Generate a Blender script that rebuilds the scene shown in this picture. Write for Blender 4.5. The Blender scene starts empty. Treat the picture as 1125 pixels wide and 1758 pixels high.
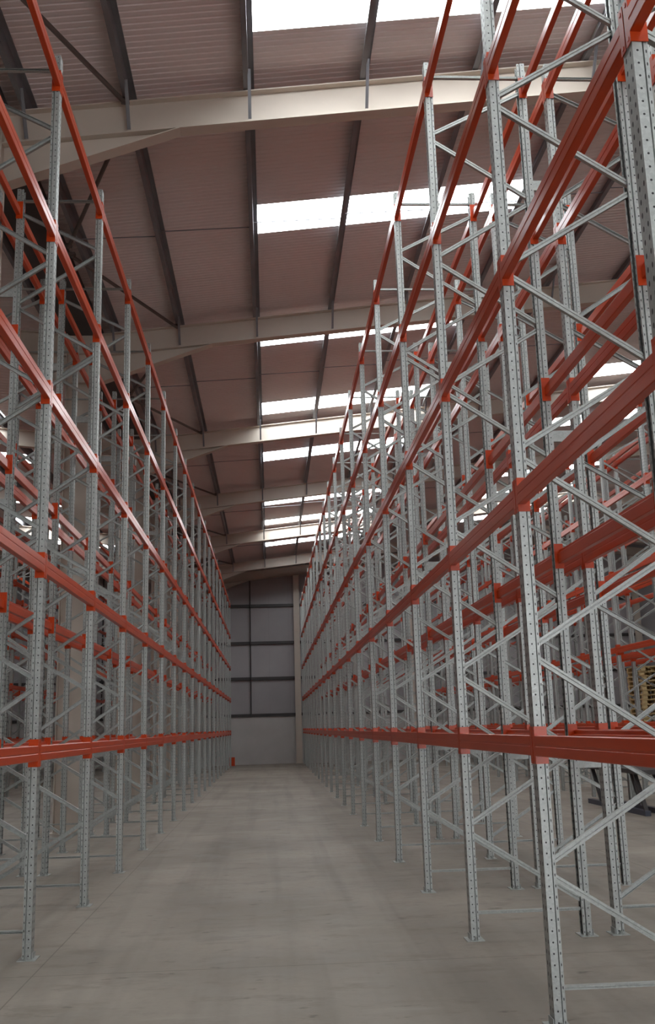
import bpy, bmesh, math, random
from mathutils import Vector, Matrix

random.seed(7)
scene = bpy.context.scene
col = scene.collection

# ------------------------------------------------------------------ camera, light, exposure
CAM = Vector((0.0, 0.0, 1.675))
FPX, PITCH, YAW, ROLL = 1702.4, 0.2136, 0.0624, -0.0284
cf = Vector((math.sin(YAW) * math.cos(PITCH), math.cos(YAW) * math.cos(PITCH), math.sin(PITCH)))
_r = Vector((math.cos(YAW), -math.sin(YAW), 0.0))
_u = _r.cross(cf)
cr = _r * math.cos(ROLL) + _u * math.sin(ROLL)
cu = -_r * math.sin(ROLL) + _u * math.cos(ROLL)
cam_data = bpy.data.cameras.new('camera')
cam_data.sensor_fit = 'HORIZONTAL'
cam_data.sensor_width = 36.0
cam_data.lens = FPX / 1125.0 * 36.0
cam_data.clip_end = 300
cam_obj = bpy.data.objects.new('camera', cam_data)
col.objects.link(cam_obj)
cam_obj.matrix_world = Matrix(((cr.x, cu.x, -cf.x, CAM.x), (cr.y, cu.y, -cf.y, CAM.y), (cr.z, cu.z, -cf.z, CAM.z), (0, 0, 0, 1)))
scene.camera = cam_obj

world = bpy.data.worlds.new('world')
scene.world = world
world.use_nodes = True
bg = world.node_tree.nodes['Background']
bg.inputs['Color'].default_value = (0.95, 0.97, 1.0, 1)
bg.inputs['Strength'].default_value = 5.0          # overcast daylight, enters through the added unseen door
ROOFLIGHT_STRENGTH = 7.0
vs = scene.view_settings
vs.view_transform = 'Standard'
vs.look = 'None'
vs.gamma = 1.0
vs.use_curve_mapping = False
vs.exposure = 1.0
scene.cycles.max_bounces = 8
scene.cycles.diffuse_bounces = 5
scene.cycles.glossy_bounces = 3
scene.cycles.sample_clamp_indirect = 6.0


def project(p):
    d = Vector(p) - CAM
    z = d.dot(cf)
    if z < 0.3:
        return None
    return 562.5 + FPX * d.dot(cr) / z, 879.0 - FPX * d.dot(cu) / z


def in_view(a, b, n=24):
    """share of the segment a-b that falls inside the frame"""
    k = 0
    for i in range(n + 1):
        q = project(Vector(a).lerp(Vector(b), i / n))
        if q and -4 < q[0] < 1129 and -4 < q[1] < 1762:
            k += 1
    return k / (n + 1)


def seen_area(a, b, h, n=24):
    """picture area of a bar a-b of height h, clipped to the frame"""
    s = 0.0
    last = None
    for i in range(n + 1):
        q = project(Vector(a).lerp(Vector(b), i / n))
        if q and not (-4 < q[0] < 1129 and -4 < q[1] < 1762):
            q = None
        if q and last:
            d = (Vector(a).lerp(Vector(b), i / n) - CAM).length
            s += math.hypot(q[0] - last[0], q[1] - last[1]) * h * FPX / d
        last = q
    return s


# ------------------------------------------------------------------ materials
def nt(name):
    m = bpy.data.materials.new(name)
    m.use_nodes = True
    t = m.node_tree
    return m, t, t.nodes['Principled BSDF']


def N(t, typ, **kw):
    n = t.nodes.new(typ)
    for k, v in kw.items():
        setattr(n, k, v)
    return n


def M(t, op, a, b=None, c=None):
    n = t.nodes.new('ShaderNodeMath')
    n.operation = op
    for i, v in enumerate((a, b, c)):
        if v is None:
            continue
        if isinstance(v, (int, float)):
            n.inputs[i].default_value = v
        else:
            t.links.new(v, n.inputs[i])
    return n.outputs[0]


def mixc(t, fac, a, b, mode='MIX'):
    n = t.nodes.new('ShaderNodeMix')
    n.data_type = 'RGBA'
    n.blend_type = mode
    for sock, v in ((n.inputs[0], fac), (n.inputs[6], a), (n.inputs[7], b)):
        if isinstance(v, (int, float)):
            sock.default_value = v
        elif isinstance(v, tuple):
            sock.default_value = v if len(v) == 4 else (*v, 1)
        else:
            t.links.new(v, sock)
    return n.outputs[2]


def ramp(t, fac, lo, hi, a=0.0, b=1.0):
    n = t.nodes.new('ShaderNodeMapRange')
    n.inputs[1].default_value, n.inputs[2].default_value = lo, hi
    n.inputs[3].default_value, n.inputs[4].default_value = a, b
    t.links.new(fac, n.inputs[0])
    return n.outputs[0]


def noise(t, vec, scale, detail=3, rough=0.55):
    n = t.nodes.new('ShaderNodeTexNoise')
    n.inputs['Scale'].default_value = scale
    n.inputs['Detail'].default_value = detail
    n.inputs['Roughness'].default_value = rough
    t.links.new(vec, n.inputs['Vector'])
    return n.outputs['Fac']


def mapped(t, out, sc):
    n = t.nodes.new('ShaderNodeMapping')
    n.inputs['Scale'].default_value = sc
    t.links.new(out, n.inputs['Vector'])
    return n.outputs[0]


def plain(name, c, rough=0.6, metal=0.0, var=0.12, scale=3.0):
    m, t, b = nt(name)
    tc = N(t, 'ShaderNodeTexCoord')
    f = noise(t, tc.outputs['Object'], scale, 4)
    dark = tuple(v * (1 - var) for v in c)
    lite = tuple(min(1, v * (1 + var)) for v in c)
    t.links.new(mixc(t, ramp(t, f, 0.3, 0.7), dark, lite), b.inputs['Base Color'])
    b.inputs['Roughness'].default_value = rough
    b.inputs['Metallic'].default_value = metal
    return m


def galvanised(name, holes=False, c=(0.42, 0.44, 0.425)):
    m, t, b = nt(name)
    tc = N(t, 'ShaderNodeTexCoord')
    v = N(t, 'ShaderNodeTexVoronoi')
    v.inputs['Scale'].default_value = 70
    t.links.new(tc.outputs['Object'], v.inputs['Vector'])
    sep = N(t, 'ShaderNodeSeparateColor')
    t.links.new(v.outputs['Color'], sep.inputs[0])
    f2 = noise(t, tc.outputs['Object'], 6, 3)
    f = M(t, 'ADD', M(t, 'MULTIPLY', sep.outputs[0], 0.6), M(t, 'MULTIPLY', f2, 0.5))
    base = mixc(t, ramp(t, f, 0.15, 0.95), tuple(k * 0.80 for k in c), tuple(k * 1.12 for k in c))
    rough = ramp(t, f, 0.1, 1.0, 0.38, 0.6)
    t.links.new(rough, b.inputs['Roughness'])
    metal = 0.65
    if holes:
        so = N(t, 'ShaderNodeSeparateXYZ')
        t.links.new(tc.outputs['Object'], so.inputs[0])
        sn = N(t, 'ShaderNodeSeparateXYZ')
        t.links.new(tc.outputs['Normal'], sn.inputs[0])
        x, y, z = so.outputs
        side = M(t, 'GREATER_THAN', M(t, 'ABSOLUTE', sn.outputs[1]), 0.6)
        front = M(t, 'GREATER_THAN', M(t, 'ABSOLUTE', sn.outputs[0]), 0.6)

        def dots(u, u0, pitch, r, squash=1.0):
            dz = M(t, 'SUBTRACT', M(t, 'FLOORED_MODULO', z, pitch), pitch / 2)
            du = M(t, 'SUBTRACT', u, u0)
            d2 = M(t, 'ADD', M(t, 'MULTIPLY', du, du), M(t, 'MULTIPLY', M(t, 'MULTIPLY', dz, dz), squash))
            return M(t, 'LESS_THAN', d2, r * r)
        h1 = M(t, 'MULTIPLY', side, dots(x, -0.014, 0.06, 0.0052))
        slot = M(t, 'MULTIPLY', side, dots(x, 0.026, 0.06, 0.003, 0.12))
        h2 = M(t, 'MULTIPLY', front, dots(M(t, 'ABSOLUTE', y), 0.024, 0.06, 0.0075, 0.35))
        hole = M(t, 'MAXIMUM', M(t, 'MAXIMUM', h1, slot), h2)
        base = mixc(t, hole, base, (0.012, 0.012, 0.013))
        t.links.new(M(t, 'MULTIPLY', M(t, 'SUBTRACT', 1.0, hole), metal), b.inputs['Metallic'])
    else:
        b.inputs['Metallic'].default_value = metal
    t.links.new(base, b.inputs['Base Color'])
    return m


def orange_paint():
    m, t, b = nt('orange_powder_coat')
    tc = N(t, 'ShaderNodeTexCoord')
    f = noise(t, mapped(t, tc.outputs['Object'], (3, 0.6, 6)), 3, 4)
    t.links.new(mixc(t, ramp(t, f, 0.3, 0.75), (0.48, 0.048, 0.008), (0.58, 0.063, 0.011)), b.inputs['Base Color'])
    b.inputs['Roughness'].default_value = 0.28
    b.inputs['Specular IOR Level'].default_value = 0.35
    return m


def concrete_floor():
    m, t, b = nt('concrete_floor')
    tc = N(t, 'ShaderNodeTexCoord')
    o = tc.outputs['Object']
    so = N(t, 'ShaderNodeSeparateXYZ')
    t.links.new(o, so.inputs[0])
    base = mixc(t, ramp(t, noise(t, o, 0.55, 5), 0.3, 0.7), (0.215, 0.188, 0.156), (0.335, 0.297, 0.250))
    base = mixc(t, M(t, 'MULTIPLY', ramp(t, noise(t, o, 9, 5, 0.7), 0.45, 0.75), 0.35), base, (0.20, 0.175, 0.15))
    # scuffs dragged across the aisle
    sc = ramp(t, noise(t, mapped(t, o, (1.3, 3.0, 1)), 1.2, 6, 0.68), 0.54, 0.72)
    base = mixc(t, M(t, 'MULTIPLY', sc, 0.55), base, (0.13, 0.11, 0.09))
    # long tyre tracks
    tr = ramp(t, noise(t, mapped(t, o, (3.2, 0.12, 1)), 1.0, 3, 0.5), 0.50, 0.68)
    base = mixc(t, M(t, 'MULTIPLY', tr, 0.32), base, (0.115, 0.10, 0.085))
    # dark rubber flecks
    fl = ramp(t, noise(t, mapped(t, o, (1.6, 3.4, 1)), 2.0, 4, 0.6), 0.64, 0.72)
    base = mixc(t, M(t, 'MULTIPLY', fl, 0.6), base, (0.07, 0.062, 0.055))
    # dusty pale patch
    du = ramp(t, noise(t, mapped(t, o, (0.5, 2.2, 1)), 1.1, 5, 0.65), 0.62, 0.74)
    base = mixc(t, M(t, 'MULTIPLY', du, 0.30), base, (0.40, 0.37, 0.32))
    # saw-cut joints
    jy = M(t, 'LESS_THAN', M(t, 'ABSOLUTE', M(t, 'SUBTRACT', M(t, 'FLOORED_MODULO', M(t, 'ADD', so.outputs[1], 1.3), 6.0), 3.0)), 0.006)
    jx = M(t, 'LESS_THAN', M(t, 'ABSOLUTE', M(t, 'SUBTRACT', M(t, 'FLOORED_MODULO', M(t, 'ADD', so.outputs[0], 4.72), 6.0), 3.0)), 0.005)
    base = mixc(t, M(t, 'MULTIPLY', M(t, 'MAXIMUM', jx, jy), 0.55), base, (0.08, 0.07, 0.06))
    t.links.new(base, b.inputs['Base Color'])
    t.links.new(ramp(t, noise(t, o, 2.2, 4), 0.3, 0.7, 0.50, 0.72), b.inputs['Roughness'])
    b.inputs['Specular IOR Level'].default_value = 0.35
    return m


def panel_wall(name, c, pitch):
    m, t, b = nt(name)
    tc = N(t, 'ShaderNodeTexCoord')
    so = N(t, 'ShaderNodeSeparateXYZ')
    t.links.new(tc.outputs['Object'], so.inputs[0])
    line = M(t, 'LESS_THAN', M(t, 'FLOORED_MODULO', so.outputs[0], pitch), 0.012)
    f = noise(t, tc.outputs['Object'], 0.5, 4)
    base = mixc(t, ramp(t, f, 0.3, 0.7), tuple(v * 0.92 for v in c), tuple(v * 1.06 for v in c))
    base = mixc(t, M(t, 'MULTIPLY', line, 0.35), base, tuple(v * 0.5 for v in c))
    t.links.new(base, b.inputs['Base Color'])
    b.inputs['Roughness'].default_value = 0.6
    return m


def rooflight_mat():
    m, t, b = nt('rooflight_sheet')
    b.inputs['Base Color'].default_value = (0.85, 0.87, 0.85, 1)
    b.inputs['Roughness'].default_value = 0.5
    tc = N(t, 'ShaderNodeTexCoord')
    f = noise(t, tc.outputs['Object'], 0.8, 3)
    t.links.new(mixc(t, ramp(t, f, 0.3, 0.7), (0.86, 0.95, 1.0), (0.98, 1.0, 1.0)), b.inputs['Emission Color'])
    b.inputs['Emission Strength'].default_value = ROOFLIGHT_STRENGTH
    return m


def wood_mat():
    m, t, b = nt('pallet_wood')
    tc = N(t, 'ShaderNodeTexCoord')
    f = noise(t, mapped(t, tc.outputs['Object'], (2, 14, 14)), 2, 4)
    t.links.new(mixc(t, ramp(t, f, 0.3, 0.7), (0.42, 0.30, 0.14), (0.62, 0.48, 0.26)), b.inputs['Base Color'])
    b.inputs['Roughness'].default_value = 0.8
    return m


GALV_UP = galvanised('galvanised_slotted', True)
GALV = galvanised('galvanised_plain')
ORANGE = orange_paint()
FLOOR = concrete_floor()
CREAM = plain('cream_steel_paint', (0.56, 0.49, 0.42), 0.5, 0, 0.05, 1.2)
LINER = plain('liner_sheet', (0.68, 0.595, 0.58), 0.45, 0, 0.05, 0.4)
PURLIN = plain('purlin_steel', (0.20, 0.20, 0.215), 0.5, 0.35, 0.12, 2.0)
DARK = plain('dark_steel', (0.055, 0.05, 0.05), 0.5, 0.2, 0.2, 2.0)
TUBE = plain('brown_tube', (0.12, 0.095, 0.085), 0.5, 0.2, 0.15, 2.0)
CLAD = panel_wall('wall_cladding', (0.36, 0.34, 0.35), 1.0)
DADO = plain('dado_wall', (0.50, 0.475, 0.46), 0.75, 0, 0.08, 0.7)
ROOFLIGHT = rooflight_mat()
WOOD = wood_mat()
BLUE = plain('blue_grey_steel', (0.055, 0.06, 0.085), 0.45, 0.2, 0.15, 2.0)


# ------------------------------------------------------------------ mesh helpers
class MB:
    def __init__(self):
        self.v, self.f = [], []

    def add(self, vs, fs):
        o = len(self.v)
        self.v += [tuple(p) for p in vs]
        self.f += [tuple(i + o for i in f) for f in fs]
        return self

    def box(self, x0, x1, y0, y1, z0, z1):
        vs = [(x0, y0, z0), (x1, y0, z0), (x1, y1, z0), (x0, y1, z0), (x0, y0, z1), (x1, y0, z1), (x1, y1, z1), (x0, y1, z1)]
        return self.add(vs, [(0, 3, 2, 1), (4, 5, 6, 7), (0, 1, 5, 4), (1, 2, 6, 5), (2, 3, 7, 6), (3, 0, 4, 7)])

    def sweep(self, prof, a, b, u, w, caps=True):
        """closed 2D profile (list of (p,q)) swept from a to b; p along u, q along w"""
        a, b, u, w = Vector(a), Vector(b), Vector(u), Vector(w)
        n = len(prof)
        vs = [a + u * p + w * q for p, q in prof] + [b + u * p + w * q for p, q in prof]
        fs = [(i, (i + 1) % n, n + (i + 1) % n, n + i) for i in range(n)]
        if caps:
            fs += [tuple(range(n - 1, -1, -1)), tuple(range(n, 2 * n))]
        return self.add(vs, fs)

    def tube(self, a, b, r, n=8):
        a, b = Vector(a), Vector(b)
        d = (b - a).normalized()
        u = d.orthogonal().normalized()
        w = d.cross(u)
        return self.sweep([(r * math.cos(2 * math.pi * i / n), r * math.sin(2 * math.pi * i / n)) for i in range(n)], a, b, u, w)

    def prism(self, poly, y0, y1):
        """polygon in the XZ plane extruded along Y"""
        return self.sweep(poly, (0, y0, 0), (0, y1, 0), (1, 0, 0), (0, 0, 1))

    def mesh(self, name, mat):
        me = bpy.data.meshes.new(name)
        me.from_pydata(self.v, [], self.f)
        me.materials.append(mat)
        bm = bmesh.new()
        bm.from_mesh(me)
        bmesh.ops.recalc_face_normals(bm, faces=bm.faces)
        bm.to_mesh(me)
        bm.free()
        me.update()
        return me


def obj(name, me, parent=None, loc=(0, 0, 0), rz=0.0):
    o = bpy.data.objects.new(name, me)
    col.objects.link(o)
    o.location = loc
    o.rotation_euler = (0, 0, rz)
    if parent:
        o.parent = parent
    return o


def tag(o, label, cat, group=None):
    o['label'] = label
    o['category'] = cat
    if group:
        o['group'] = group
    return o


def thing(name, label, cat, loc=(0, 0, 0), rz=0.0, group=None):
    return tag(obj(name, None, None, loc, rz), label, cat, group)


def struct(name, me, label, cat):
    o = obj(name, me)
    o['kind'] = 'structure'
    return tag(o, label, cat)


ORD = ['zeroth', 'first', 'second', 'third', 'fourth', 'fifth', 'sixth', 'seventh', 'eighth', 'ninth', 'tenth', 'eleventh', 'twelfth',
       'thirteenth', 'fourteenth', 'fifteenth', 'sixteenth', 'seventeenth', 'eighteenth', 'nineteenth', 'twentieth', 'twenty-first', 'twenty-second',
       'twenty-third', 'twenty-fourth', 'twenty-fifth']


def offset_strip(path, th):
    """open 2D path thickened to a closed profile"""
    out_, in_ = [], []
    n = len(path)
    for i in range(n):
        p = Vector(path[i])
        if i == 0:
            d = (Vector(path[1]) - p).normalized()
            nrm = Vector((-d.y, d.x))
            k = 1
        elif i == n - 1:
            d = (p - Vector(path[i - 1])).normalized()
            nrm = Vector((-d.y, d.x))
            k = 1
        else:
            d0 = (p - Vector(path[i - 1])).normalized()
            d1 = (Vector(path[i + 1]) - p).normalized()
            n0, n1 = Vector((-d0.y, d0.x)), Vector((-d1.y, d1.x))
            nrm = (n0 + n1).normalized()
            k = 1 / max(0.4, nrm.dot(n0))
        out_.append(tuple(p))
        in_.append(tuple(p + nrm * th * k))
    return out_ + in_[::-1]


# ------------------------------------------------------------------ building
Y0, Y1 = -12.0, 49.9          # inside faces of the end walls
VX = -3.47                    # valley column line
RX = 13.1                     # ridge of the span over the aisle
EX = 29.6                     # far eaves
LX = -19.8                    # ridge line of the neighbouring span, closed by a wall
SL = 0.11


def zb(x):                    # underside of the rafter web
    if x < VX:
        x = 2 * VX - x
    if x > RX:
        x = 2 * RX - x
    return 9.094 + SL * x


def zt(x):                    # top of the rafter
    return zb(x) + 0.44


ROOF = 0.652                  # liner above zb

struct('floor', MB().box(LX - 0.3, EX + 0.6, Y0 - 0.3, Y1 + 0.3, -0.2, 0).mesh('floor', FLOOR), 'worn grey concrete warehouse floor with tyre marks', 'floor')

# rooflights: (near edge, far edge) along Y
STRIPS = [(-10.3, -9.35), (-5.35, -4.4), (-0.4, 0.55), (4.5, 5.45), (9.33, 10.28), (14.26, 15.18), (19.25, 20.17), (24.0, 24.95), (28.6, 29.6), (34.9, 35.8), (38.5, 39.4), (43.3, 44.25)]
RUNS = [(-0.10, 4.24, 'over the aisle'), (8.40, 12.70, 'high beyond the right racking')]   # extent of the rooflights up the slope
RM0, RM1 = -9.8, -6.7         # rooflights over the neighbouring span


def corrugated(mb, xa, xb, ya, yb, pitch=0.1, dep=0.008):
    n = max(1, round((yb - ya) / pitch))
    p = (yb - ya) / n
    rows = []
    for i in range(n):
        y = ya + i * p
        rows += [(y, 0), (y + 0.62 * p, 0), (y + 0.74 * p, dep), (y + 0.88 * p, dep)]
    rows.append((yb, 0))
    vs, fs = [], []
    for y, d in rows:
        vs += [(xa, y, zb(xa) + ROOF + d), (xb, y, zb(xb) + ROOF + d)]
    for i in range(len(rows) - 1):
        fs.append((2 * i, 2 * i + 1, 2 * i + 3, 2 * i + 2))
    mb.add(vs, fs)
    # weathering skin above the liner gives the roof its thickness
    h = 0.14
    mb.add([(xa, ya, zb(xa) + ROOF + h), (xb, ya, zb(xb) + ROOF + h), (xb, yb, zb(xb) + ROOF + h), (xa, yb, zb(xa) + ROOF + h)], [(0, 1, 2, 3)])


def gaps():
    y = Y0 - 0.3
    for a, b in STRIPS:
        yield y, a
        y = b
    yield y, Y1 + 0.3


mb = MB()
corrugated(mb, VX, RUNS[0][0], Y0 - 0.3, Y1 + 0.3)
for xa, xb, _w in RUNS:
    for a, b in gaps():
        corrugated(mb, xa, xb, a, b)
corrugated(mb, RUNS[0][1], RUNS[1][0], Y0 - 0.3, Y1 + 0.3)
corrugated(mb, RUNS[1][1], RX, Y0 - 0.3, Y1 + 0.3)
corrugated(mb, RX, EX + 0.5, Y0 - 0.3, Y1 + 0.3, 0.4)
struct('ceiling', mb.mesh('ceiling', LINER), 'ribbed pinkish grey roof liner above the aisle', 'ceiling')
mb = MB()
corrugated(mb, LX - 0.3, RM0, Y0 - 0.3, Y1 + 0.3, 0.4)
for a, b in gaps():
    corrugated(mb, RM0, RM1, a, b, 0.2)
corrugated(mb, RM1, VX, Y0 - 0.3, Y1 + 0.3, 0.2)
struct('ceiling_left', mb.mesh('ceiling_left', LINER), 'ribbed roof liner of the neighbouring span beyond the left racking', 'ceiling')
n_win = 0
vis_no = 0
for (xa, xb, where) in (*RUNS, (RM0, RM1, 'over the neighbouring span on the left')):
    k = 0
    for a, b in STRIPS:
        n_win += 1
        m_ = MB()
        m_.add([(x, y, zb(x) + ROOF + d) for d in (0.0, 0.012) for x, y in ((xa, a), (xb, a), (xb, b), (xa, b))],
               [(3, 2, 1, 0), (4, 5, 6, 7), (0, 1, 5, 4), (1, 2, 6, 5), (2, 3, 7, 6), (3, 0, 4, 7)])
        if a > 9:
            k += 1
            lab = 'bright white translucent rooflight strip %s, %s from the camera' % (where, ORD[k])
        else:
            lab = 'translucent rooflight strip behind the camera %s, %s metres back' % (where, ORD[int(12 - a) // 2])
        struct('window_%d' % n_win, m_.mesh('rooflight', ROOFLIGHT), lab, 'rooflight')


def endwall(name, y0, y1, label, opening=None, zlo=0.0, mat=CLAD):
    m_ = MB()

    def piece(xa, xb, z0, top=True, z1=None):
        z = [zb(xa) + ROOF - 0.01, zb(xb) + ROOF - 0.01] if top else [z1, z1]
        m_.prism([(xa, z0), (xb, z0), (xb, z[1]), (xa, z[0])], y0, y1)
    xs = [LX - 0.3, VX, RX, EX + 0.3]
    if opening:
        d0, d1, dz = opening
        xs = [LX - 0.3, VX, d0, d1, RX, EX + 0.3]
    for a, b in zip(xs, xs[1:]):
        piece(a, b, opening[2] if opening and a == opening[0] else zlo)
    return struct(name, m_.mesh(name, mat), label, 'wall')


endwall('wall_back', Y1, Y1 + 0.2, 'grey panelled end wall closing the aisle above the pale dado', zlo=2.27)
struct('wall_back_lower', MB().box(LX - 0.3, EX + 0.3, Y1 - 0.06, Y1 + 0.25, 0, 2.27).mesh('wall_back_lower', DADO), 'pale concrete lower wall at the end of the aisle', 'wall')
LIGHT_OPENING = (2.2, 8.6, 5.2)  # added gap behind the camera, placed so daylight brightens the right racking
endwall('wall_front', Y0 - 0.2, Y0, 'end wall behind the camera with an added daylight door', LIGHT_OPENING)
struct('wall_left', MB().box(LX - 0.5, LX - 0.3, Y0, Y1, 0, zb(LX) + ROOF).mesh('wall_left', CLAD), 'grey side wall far beyond the left racking', 'wall')
struct('wall_right', MB().box(EX + 0.3, EX + 0.5, Y0, Y1, 0, zb(EX) + ROOF).mesh('wall_right', CLAD), 'grey side wall far beyond the right racking', 'wall')

# --- portal frames
PORTALS = [11.16 + 7.05 * k for k in range(-3, 6)] + [49.62]
FW = 0.095


def isec(mb, xa, xb, za, zb_, zc, zd, y, web=0.006, tf=0.016, fw=FW, bottom=True):
    """I section between xa and xb: bottom edge za->zb_, top edge zc->zd"""
    mb.prism([(xa, za), (xb, zb_), (xb, zd), (xa, zc)], y - web, y + web)
    if bottom:
        mb.prism([(xa, za), (xb, zb_), (xb, zb_ + tf), (xa, za + tf)], y - fw, y + fw)
    mb.prism([(xa, zc - tf), (xb, zd - tf), (xb, zd), (xa, zc)], y - fw, y + fw)


C0, C1 = VX - 0.31, VX + 0.31
vis_k = 0
meshes = {}


def portal_meshes(fw):
    if fw in meshes:
        return meshes[fw]
    r = {}
    m_ = MB()
    isec(m_, C1, RX, zb(C1), zb(RX), zt(C1), zt(RX), 0, fw=fw)
    r['rafter_r'] = m_.mesh('rafter', CREAM)
    m_ = MB()
    isec(m_, RX, EX, zb(RX), zb(EX), zt(RX), zt(EX), 0, fw=fw)
    r['rafter_f'] = m_.mesh('rafter', CREAM)
    m_ = MB()
    isec(m_, LX, C0, zb(LX), zb(C0), zt(LX), zt(C0), 0, fw=fw)
    r['rafter_l'] = m_.mesh('rafter', CREAM)
    for s, nm in ((1, 'haunch_r'), (-1, 'haunch_l')):
        m_ = MB()
        xa, xb = VX + s * 0.312, VX + s * 2.46
        z0, z1 = 8.20, zb(xb) - 0.004
        poly = [(xa, z0), (xb, z1), (xa, zb(xa) - 0.004)]
        m_.prism(poly, -0.006, 0.006)
        m_.prism([(xa, z0), (xb, z1), (xb, z1 + 0.014), (xa, z0 + 0.016)], -fw, fw)
        r[nm] = m_.mesh('haunch', CREAM)
    m_ = MB()
    top = zt(C1)
    m_.box(C0 + 0.016, C1 - 0.016, -0.006, 0.006, 0.02, top)
    m_.box(C0, C0 + 0.016, -fw - 0.02, fw + 0.02, 0.02, top)
    m_.box(C1 - 0.016, C1, -fw - 0.02, fw + 0.02, 0.02, top)
    for z in (8.21, 8.80):
        m_.box(C0 + 0.016, C1 - 0.016, -fw, fw, z - 0.008, z + 0.008)
    r['column'] = m_.mesh('column', CREAM)
    m_ = MB()
    m_.box(C0 - 0.06, C1 + 0.06, -0.18, 0.18, 0, 0.02)
    for sx in (-0.2, 0.2):
        for sy in (-0.13, 0.13):
            m_.tube((VX + sx, sy, 0.02), (VX + sx, sy, 0.06), 0.016)
    r['base_plate'] = m_.mesh('base_plate', CREAM)
    m_ = MB()
    m_.box(EX - 0.26, EX + 0.26, -0.09, 0.09, 0, zt(EX) - 0.5)
    r['far_column'] = m_.mesh('column', CREAM)
    meshes[fw] = r
    return r


for y in PORTALS:
    r = portal_meshes(FW)
    if y > 10:
        vis_k += 1
        lab = 'cream steel roof portal across the aisle, %s from the camera' % ORD[vis_k]
        if y > 49:
            lab = 'cream steel roof portal against the end wall'
    else:
        lab = 'cream steel roof portal overhead behind the top of view, %s' % {-3: 'rearmost', -2: 'middle', -1: 'foremost'}[round((y - 11.16) / 7.05)]
    t = thing('portal_frame', lab, 'steel frame', (0, y, 0), 0, 'steel roof portals')
    for nm in ('rafter_r', 'rafter_f', 'rafter_l', 'haunch_r', 'haunch_l', 'column', 'far_column'):
        o = obj({'rafter_r': 'rafter', 'rafter_f': 'rafter', 'rafter_l': 'rafter', 'haunch_r': 'haunch', 'haunch_l': 'haunch', 'far_column': 'column'}.get(nm, nm), r[nm], t)
        if nm == 'column':
            obj('base_plate', r['base_plate'], o)

# --- purlins: one run per line, with sleeves at the rafters and stays down to the bottom flange
PX = [-2.88, -1.64, -0.15] + [1.32 + 1.46 * k for k in range(8)]
PXL = [2 * VX - x for x in PX]
ZP = [(-0.03, 0), (0.03, 0), (0.03, 0.003), (-0.001, 0.003)]


def purlin(x, label, right):
    d = 0.195
    z0 = zt(x) + 0.011
    t = thing('purlin', label, 'purlin', (x, 0, z0), 0, 'roof purlins')
    m_ = MB()
    z_prof = offset_strip([(-0.065, 0.016), (-0.065, 0.0), (0.0, 0.0), (0.0, d), (0.065, d), (0.065, d - 0.016)], 0.0025)
    m_.sweep(z_prof, (0, Y0, 0), (0, Y1 - 0.02, 0), (1, 0, 0), (0, 0, 1))
    obj('rail', m_.mesh('purlin_rail', PURLIN), t)
    if not right:
        return
    for y in PORTALS[1:-1]:
        m_ = MB()
        m_.box(-0.012, -0.004, y - 0.55, y + 0.55, 0.012, d - 0.012)
        m_.box(-0.06, -0.004, y - 0.55, y + 0.55, 0.004, 0.008)
        obj('sleeve', m_.mesh('purlin_sleeve', GALV), t)
        m_ = MB()
        a, b = Vector((0.012, y - 0.42, 0.05)), Vector((0.012, y - 0.08, -0.41))
        dd = (b - a).normalized()
        w = dd.cross(Vector((1, 0, 0))).normalized()
        m_.sweep([(-0.02, 0), (0.02, 0), (0.02, 0.004), (-0.016, 0.004), (-0.016, 0.035), (-0.02, 0.035)], a, b, (1, 0, 0), w)
        obj('stay', m_.mesh('purlin_stay', PURLIN), t)


for i, x in enumerate(PX):
    if i == 0:
        lab = 'dark purlin beside the valley gutter over the left racking'
    else:
        lab = 'grey roof purlin running lengthwise, %s to the right of the valley' % ORD[i]
    purlin(x, lab, i < 7)
for i, x in enumerate(PXL):
    purlin(x, 'grey purlin of the neighbouring span, %s to the left of the valley' % ORD[i + 1], False)

# valley gutter over the column line
m_ = MB()
zg = zt(C1) + 0.02
m_.sweep(offset_strip([(-0.34, 0.12), (-0.34, 0.0), (0.34, 0.0), (0.34, 0.12)], 0.012), (VX, Y0, zg), (VX, Y1 - 0.02, zg), (1, 0, 0), (0, 0, 1))
tag(obj('valley_gutter', m_.mesh('valley_gutter', DARK)), 'dark valley gutter running over the column line above the left racking', 'gutter')

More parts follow.
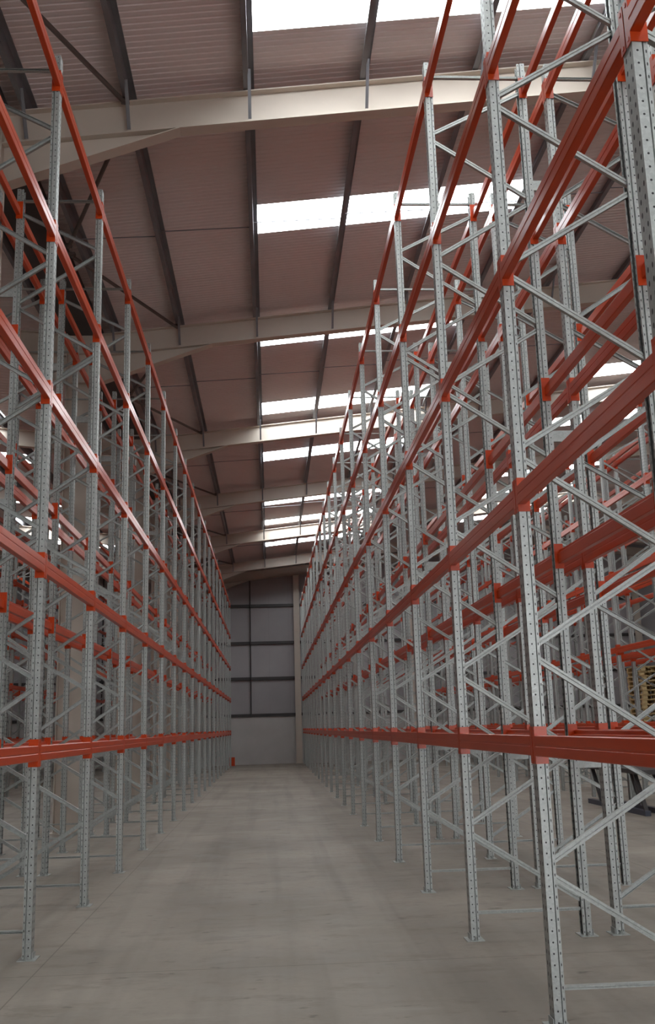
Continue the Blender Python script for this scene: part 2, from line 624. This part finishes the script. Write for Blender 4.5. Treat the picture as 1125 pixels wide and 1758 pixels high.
# roof bracing tubes: V shapes between the second purlin and the valley, and sag rods
k = 0
for i in range(1, len(PORTALS) - 1):
    ya, yb = PORTALS[i], PORTALS[i + 1]
    bay = i - 1
    for (p, q, nm) in (((-1.68, ya + 0.12), (VX + 0.42, (ya + yb) / 2 - 0.15), 'nearer'), ((-1.68, yb - 0.12), (VX + 0.42, (ya + yb) / 2 + 0.15), 'farther')):
        m_ = MB()
        m_.tube((p[0], p[1], zt(p[0]) - 0.05), (q[0], q[1], zt(q[0]) - 0.05), 0.03, 10)
        t = thing('roof_brace', 'brown diagonal roof tube on the left, %s one of the %s roof bay' % (nm, ORD[bay + 1]), 'roof brace', (0, 0, 0), 0, 'diagonal roof tubes')
        obj('tube', m_.mesh('roof_brace_tube', TUBE), t)
        for e in (p, q):
            m_ = MB().box(e[0] - 0.05, e[0] + 0.05, e[1] - 0.05, e[1] + 0.05, zt(e[0]) - 0.04, zt(e[0]) + 0.002)
            obj('end_plate', m_.mesh('roof_brace_plate', TUBE), t)
    ym = (ya + yb) / 2
    if yb < 12:
        continue
    for g, (a, b) in enumerate(zip(PX[:7], PX[1:8])):
        m_ = MB().tube((a + 0.005, ym, zt(a) + 0.15), (b - 0.005, ym, zt(b) + 0.07), 0.009, 6)
        tag(obj('sag_rod', m_.mesh('sag_rod', PURLIN)), 'thin sag rod between %s and %s purlins, %s roof bay in view' % (ORD[g] if g else 'valley-side', ORD[g + 1], ORD[bay]), 'rod', 'sag rods between purlins')

# --- back wall steel
for i, z in enumerate((2.34, 4.12, 5.87, 7.73)):
    m_ = MB()
    m_.sweep(offset_strip([(0.018, 0.07), (0.0, 0.07), (0.0, -0.07), (0.115, -0.07), (0.115, -0.055)], 0.004), (LX, Y1 - 0.12, z), (EX, Y1 - 0.12, z), (0, 1, 0), (0, 0, 1))
    tag(obj('sheeting_rail', m_.mesh('sheeting_rail', DARK)), 'dark horizontal sheeting rail on the end wall, %s' % ['lowest, just above the dado', 'second from the bottom', 'third from the bottom', 'highest of four'][i], 'rail', 'sheeting rails on the end wall')
for i, x in enumerate((-8.2, -0.92, 4.6, 9.6, 14.4)):
    m_ = MB()
    m_.tube((x, Y1 - 0.16, 2.36), (x, Y1 - 0.16, zb(x) + 0.1), 0.03, 6)
    tag(obj('wall_tie', m_.mesh('wall_tie', DARK)), ['dark upright tie rod on the end wall seen behind the left racking', 'dark upright tie rod on the end wall at the end of the aisle',
        'dark upright tie rod on the end wall behind the right racking', 'dark upright tie rod on the end wall beyond the right aisle', 'dark upright tie rod near the right end of the end wall'][i], 'rod', 'tie rods on the end wall')
for i, x in enumerate((-10.8, 1.40, 7.2, 13.0, 18.8)):
    t = thing('wind_post', ['cream steel post on the end wall beyond the left racking', 'cream steel post on the end wall at the right of the aisle end', 'cream steel post on the end wall behind the right racking',
        'cream steel post on the end wall at the ridge', 'cream steel post on the far right of the end wall'][i], 'post', (x, Y1 - 0.24, 0), 0, 'posts on the end wall')
    m_ = MB()
    h = zb(x) - 0.03
    m_.box(-0.145, 0.145, -0.095, -0.083, 0.02, h)
    m_.box(-0.145, 0.145, 0.083, 0.095, 0.02, h)
    m_.box(-0.008, 0.008, -0.083, 0.083, 0.02, h)
    obj('shaft', m_.mesh('wind_post_shaft', CREAM), t)
    obj('base_plate', MB().box(-0.19, 0.19, -0.14, 0.14, 0, 0.02).mesh('wind_post_base', CREAM), t)

# ------------------------------------------------------------------ racking
S, DEP, TOP = 2.35, 0.90, 7.85
LEVELS = [1.430, 2.945, 4.450, 5.963, 7.476]
LEVEL_WORD = ['lowest', 'second', 'third', 'fourth', 'top']

# upright: omega section, front face towards -x
half = [(0.0, -0.035), (0.050, -0.035), (0.050, 0.007), (0.034, 0.009), (0.034, 0.013), (0.043, 0.017), (0.043, 0.035), (0.022, 0.035)]
path = [(-y, x) for y, x in half[:0:-1]] + [(y, x) for y, x in half[1:]]
prof_up = offset_strip(path, 0.0035)
up_me = MB().sweep(prof_up, (0, 0, 0.006), (0, 0, TOP), (0, 1, 0), (1, 0, 0)).mesh('upright', GALV_UP)
m_ = MB()
m_.box(-0.075, 0.065, -0.085, 0.085, 0, 0.006)
m_.box(-0.045, -0.040, -0.05, 0.05, 0.006, 0.05)
for sy in (-0.066, 0.066):
    m_.tube((0.0, sy, 0.006), (0.0, sy, 0.034), 0.008, 8)
    m_.tube((0.0, sy, 0.006), (0.0, sy, 0.016), 0.015, 6)
foot_me = m_.mesh('foot_plate', GALV)


def channel(a, b, w=0.037, dp=0.030):
    """lipped channel between two points of the frame plane, open side away from the camera"""
    a, b = Vector(a), Vector(b)
    d = (b - a).normalized()
    y = Vector((0, 1, 0))
    u = d.cross(y).normalized()
    t_ = 0.003
    prof = [(-w / 2, dp / 2), (-w / 2, -dp / 2), (-w * 0.12, -dp / 2), (-w * 0.06, -dp / 2 + 0.004), (w * 0.06, -dp / 2 + 0.004), (w * 0.12, -dp / 2), (w / 2, -dp / 2), (w / 2, dp / 2),
            (w / 2 - t_, dp / 2), (w / 2 - t_, -dp / 2 + 0.007), (-w / 2 + t_, -dp / 2 + 0.007), (-w / 2 + t_, dp / 2)]
    return MB().sweep(prof, a, b, u, y)


XI0, XI1 = 0.0, DEP          # brace ends sit inside the open backs of the uprights
braces = []
for z in (0.20, 7.72):
    braces.append(('horizontal_brace', channel((0.02, 0, z), (DEP - 0.02, 0, z), 0.022, 0.036)))
fj = [0.84 + 1.247 * k for k in range(6)]
rj = [0.26] + [0.84 + 1.247 * (k + 0.5) for k in range(5)] + [7.62]
for k in range(6):
    braces.append(('diagonal_brace', channel((DEP - 0.012, 0.0, rj[k]), (0.012, 0.0, fj[k] - 0.035))))
    braces.append(('diagonal_brace', channel((0.012, 0.0, fj[k] + 0.035), (DEP - 0.012, 0.0, rj[k + 1] - 0.06))))
brace_me = [(nm, b.mesh(nm, GALV)) for nm, b in braces]
# far copies: the whole frame in one mesh
fm = MB()
for x, s in ((0, 1), (DEP, -1)):
    fm.sweep([(q * s + 0, p) for p, q in prof_up] if False else prof_up, (x, 0, 0.006), (x, 0, TOP), (0, 1, 0), (s, 0, 0))
    fm.box(x - 0.07, x + 0.07, -0.085, 0.085, 0, 0.006)
for nm, b in braces:
    fm.add(b.v, b.f)
far_me = fm.mesh('upright_frame_far', GALV)

# beam: stepped box section; local y along the bay, outer face towards -x, z = 0 at the connector's lower edge
CL = S - 0.10
bp = [(-0.041, 0.049), (-0.037, 0.045), (0.005, 0.045), (0.009, 0.049), (0.009, 0.128), (0.006, 0.132), (-0.012, 0.132), (-0.014, 0.135), (-0.014, 0.162), (-0.017, 0.165), (-0.036, 0.165), (-0.041, 0.160),
      (-0.041, 0.112), (-0.0385, 0.109), (-0.0385, 0.101), (-0.041, 0.098)]
beam_mb = MB().sweep(bp, (0, -CL / 2 + 0.005, 0), (0, CL / 2 - 0.005, 0), (1, 0, 0), (0, 0, 1))
beam_me = beam_mb.mesh('rail', ORANGE)


def conn_mb(s):
    m_ = MB()
    y0, y1 = sorted((s * (CL / 2 - 0.0048), s * (CL / 2 - 0.0012)))
    m_.box(-0.0405, 0.036, y0, y1, 0, 0.215)
    y0, y1 = sorted((s * (CL / 2 - 0.0012), s * (CL / 2 + 0.044)))
    m_.box(-0.0405, -0.0370, y0, y1, 0, 0.215)
    for z in (0.025, 0.19):
        y0, y1 = sorted((s * (CL / 2 + 0.012), s * (CL / 2 + 0.026)))
        m_.box(-0.0425, -0.0405, y0, y1, z - 0.008, z + 0.008)
    return m_


conn_mbs = [conn_mb(-1), conn_mb(1)]
conn_me = [c.mesh('connector', ORANGE) for c in conn_mbs]

# rows: name, x of the front (aisle-side) upright, direction into the row, frame Ys, words
RY = [5.966 + S * k for k in range(-2, 19)]
LY = [8.283 + S * k for k in range(-1, 18)]
X_R1, X_L1 = 1.593, -1.886
X_R2, X_L2 = X_R1 + 2 * DEP + 0.263, X_L1 - 2 * DEP - 0.263
X_R3, X_L3 = X_R2 + 3.48, X_L2 - 3.48
X_R4, X_L4 = X_R3 + 2 * DEP + 0.263, X_L3 - 2 * DEP - 0.263
ROWS = [
    ('right front', X_R1, 1, RY, 'right racking front line'),
    ('left front', X_L1, -1, LY, 'left racking front line'),
    ('right back', X_R2, -1, RY[1:], 'right racking second line'),
    ('left back', X_L2, 1, LY[1:], 'left racking second line'),
    ('right far', X_R3, 1, RY[6:], 'racking across the right aisle'),
    ('left far', X_L3, -1, LY[6:], 'racking across the left aisle'),
    ('right farther', X_R4, -1, RY[6:], 'rear line across the right aisle'),
    ('left farther', X_L4, 1, LY[6:], 'rear line across the left aisle'),
]
beam_list = []
frame_total = 0
for (rn, x0, sg, ys, words) in ROWS:
    rz = 0.0 if sg > 0 else math.pi
    seen = 0
    n_all = len(ys)
    for k, y in enumerate(ys):
        vis = max(in_view((x, y, 0.0), (x, y, TOP)) for x in (x0, x0 + sg * DEP))
        if vis > 0:
            seen += 1
            lab = 'galvanised rack frame, %s in view from the camera, %s' % (ORD[seen], words)
            if k == n_all - 1:
                lab = 'galvanised rack frame nearest the end wall, %s' % words
        else:
            lab = 'galvanised rack frame outside the picture edge, %s of %s' % (ORD[k + 1], words)
        dist = (Vector((x0, y, 2)) - CAM).length
        grp = 'upright frames of the %s' % ('right racking' if rn in ('right front', 'right back') else 'left racking' if rn in ('left front', 'left back') else 'racking beyond the next aisles')
        if dist > (27 if 'front' in rn else 21):
            f = tag(obj('upright_frame', far_me, None, (x0, y, 0), rz), lab, 'rack frame', grp)
        else:
            f = thing('upright_frame', lab, 'rack frame', (x0, y, 0), rz, grp)
            for xx, rr in ((0, 0.0), (DEP, math.pi)):
                u = obj('upright', up_me, f, (xx, 0, 0), rr)
                obj('foot_plate', foot_me, u)
            for nm, me in brace_me:
                obj(nm, me, f)
        frame_total += 1
    # beams of the bays
    bay_seen = {}
    nb = 0
    for k in range(len(ys) - 1):
        ym = (ys[k] + ys[k + 1]) / 2
        bay_vis = False
        for li, zl in enumerate(LEVELS):
            for face in (0, 1):
                xx = x0 if face == 0 else x0 + sg * DEP
                brz = rz if face == 0 else rz + math.pi
                a = seen_area((xx, ys[k], zl + 0.1), (xx, ys[k + 1], zl + 0.1), 0.12)
                if a > 0:
                    bay_vis = True
                wgt = {'right front': 1.0, 'left front': 1.0, 'right back': 0.6, 'left back': 0.5}.get(rn, 0.3) * (1.0 if face == 0 else 0.6)
                beam_list.append([a * wgt, rn, k, li, face, xx, ym, zl, brz])
        if bay_vis:
            nb += 1
        bay_seen[k] = nb if bay_vis else 0
    for b in beam_list:
        if b[1] == rn and len(b) == 9:
            b.append(bay_seen[b[2]])

side_words = {
    ('right front', 0): 'aisle face of the right racking', ('right front', 1): 'inner face of the right racking front line',
    ('right back', 0): 'outer face of the right racking second line', ('right back', 1): 'inner face of right racking second line',
    ('left front', 0): 'aisle face of the left racking', ('left front', 1): 'inner face of the left racking front line',
    ('left back', 0): 'outer face of the left racking second line', ('left back', 1): 'inner face of the left racking second line',
    ('right far', 0): 'near face, racking across the right aisle', ('right far', 1): 'inner face, racking across the right aisle',
    ('left far', 0): 'near face, racking across the left aisle', ('left far', 1): 'inner face, racking across the left aisle',
}
beam_list.sort(key=lambda b: -b[0])
rest = MB()
n_single = 0
for i, (a, rn, k, li, face, xx, ym, zl, brz, bay) in enumerate(beam_list):
    if i < 300 and a > 0:
        lab = 'orange beam, %s level, %s bay in view, %s' % (LEVEL_WORD[li], ORD[bay], side_words.get((rn, face), 'rear line across the %s aisle, %s face' % (rn.split()[0], 'outer' if face == 0 else 'inner')))
        t = thing('pallet_beam', lab, 'rack beam', (xx, ym, zl), brz, 'orange beams of the %s racking' % rn.split()[0])
        t['kind'] = 'thing'
        obj('rail', beam_me, t)
        for c in conn_me:
            obj('connector', c, t)
        n_single += 1
    else:
        R = Matrix.Translation((xx, ym, zl)) @ Matrix.Rotation(brz, 4, 'Z')
        for src in (beam_mb, conn_mbs[0], conn_mbs[1]):
            rest.add([R @ Vector(p) for p in src.v], src.f)
o = tag(obj('distant_pallet_beams', rest.mesh('distant_pallet_beams', ORANGE)), 'mass of distant orange beams deep inside the left and right racking', 'rack beams')
o['kind'] = 'stuff'

# row spacers between the back-to-back lines
sp = MB()
sp.box(-0.093, 0.093, -0.032, -0.029, 0, 0.10)
sp.box(-0.093, 0.093, -0.029, 0.0, 0.097, 0.10)
sp.box(-0.093, 0.093, -0.029, 0.0, 0, 0.003)
sp_me = sp.mesh('row_spacer', GALV)
for (side, xr, sg, ys, n_) in (('right', X_R1 + DEP, 1, RY[1:], 0), ('left', X_L1 - DEP, -1, LY[1:], 0)):
    xc = xr + sg * 0.1315
    cnt = 0
    for y in ys:
        if y > 33:
            break
        vis = [in_view((xc - 0.09, y, z), (xc + 0.09, y, z), 4) > 0 for z in (1.29, 4.08, 6.52)]
        if not any(vis):
            continue
        cnt += 1
        for z, hw, v in zip((1.29, 4.08, 6.52), ('low', 'mid-height', 'high'), vis):
            if not v:
                continue
            tag(obj('row_spacer', sp_me, None, (xc, y, z)), '%s galvanised spacer plate joining the two %s rack lines, %s frame in view' % (hw, side, ORD[cnt]), 'spacer', 'row spacers')

# ------------------------------------------------------------------ things beyond the racking
# orange guard at the far end of the left racking
t = thing('rack_guard', 'small orange end guard at the foot of the left racking by the end wall', 'rack guard', (X_L1 + 0.04, 48.75, 0))
obj('guard_plate', MB().box(-0.14, 0.14, -0.006, 0.006, 0.012, 0.40).box(0.128, 0.14, 0.006, 0.30, 0.012, 0.40).mesh('guard_plate', ORANGE), t)
obj('foot_plate', MB().box(-0.18, 0.18, -0.08, 0.34, 0, 0.012).mesh('guard_foot', ORANGE), t)

# dark steel trestle bench in the right aisle
t = thing('steel_trestle', 'dark steel trestle bench standing low in the right aisle behind the racking', 'trestle', (6.75, 19.3, 0), 0)
for sx in (-0.18, 0.18):
    obj('base_rail', MB().box(sx - 0.05, sx + 0.05, -1.6, 1.6, 0, 0.09).mesh('base_rail', BLUE), t)
obj('top', MB().box(-0.25, 0.25, -1.65, 1.65, 0.70, 0.78).mesh('trestle_top', DARK), t)
for yy in (-1.2, 0.0, 1.2):
    for s in (-1, 1):
        m_ = MB()
        m_.sweep([(-0.035, -0.03), (0.035, -0.03), (0.035, 0.03), (-0.035, 0.03)], (0.18 * s, yy - 0.32, 0.09), (0.18 * s, yy + 0.1, 0.70), (1, 0, 0), (0, 1, 0))
        obj('leg', m_.mesh('trestle_leg', DARK), t)

# stack of wooden pallets far across on the right
pal = MB()
for xx in (-0.5, -0.25, 0, 0.25, 0.5):
    pal.box(xx - 0.1, xx + 0.1, -0.6, 0.6, 0.118, 0.14)
blk = MB()
for yy in (-0.53, 0, 0.53):
    blk.box(-0.6, 0.6, yy - 0.05, yy + 0.05, 0.096, 0.117)
    for xx in (-0.52, 0, 0.52):
        blk.box(xx - 0.07, xx + 0.07, yy - 0.05, yy + 0.05, 0.02, 0.0955)
bot = MB()
for xx in (-0.52, 0, 0.52):
    bot.box(xx - 0.07, xx + 0.07, -0.6, 0.6, 0, 0.0195)
deck_me, blk_me, bot_me = pal.mesh('deck', WOOD), blk.mesh('blocks', WOOD), bot.mesh('skids', WOOD)
PALN = 23
for i in range(PALN):
    pos = 'topmost' if i == PALN - 1 else 'lowest' if i == 0 else '%s from the floor' % ORD[i + 1]
    t = thing('wooden_pallet', 'yellowish wooden pallet, %s in the stack beyond the right racking' % pos, 'pallet', (11.9, 30.6, i * 0.1405), random.uniform(-0.04, 0.04), 'stacked wooden pallets')
    obj('deck', deck_me, t)
    obj('blocks', blk_me, t)
    obj('skids', bot_me, t)
print('frames', frame_total, 'single beams', n_single, 'rest', len(beam_list) - n_single)
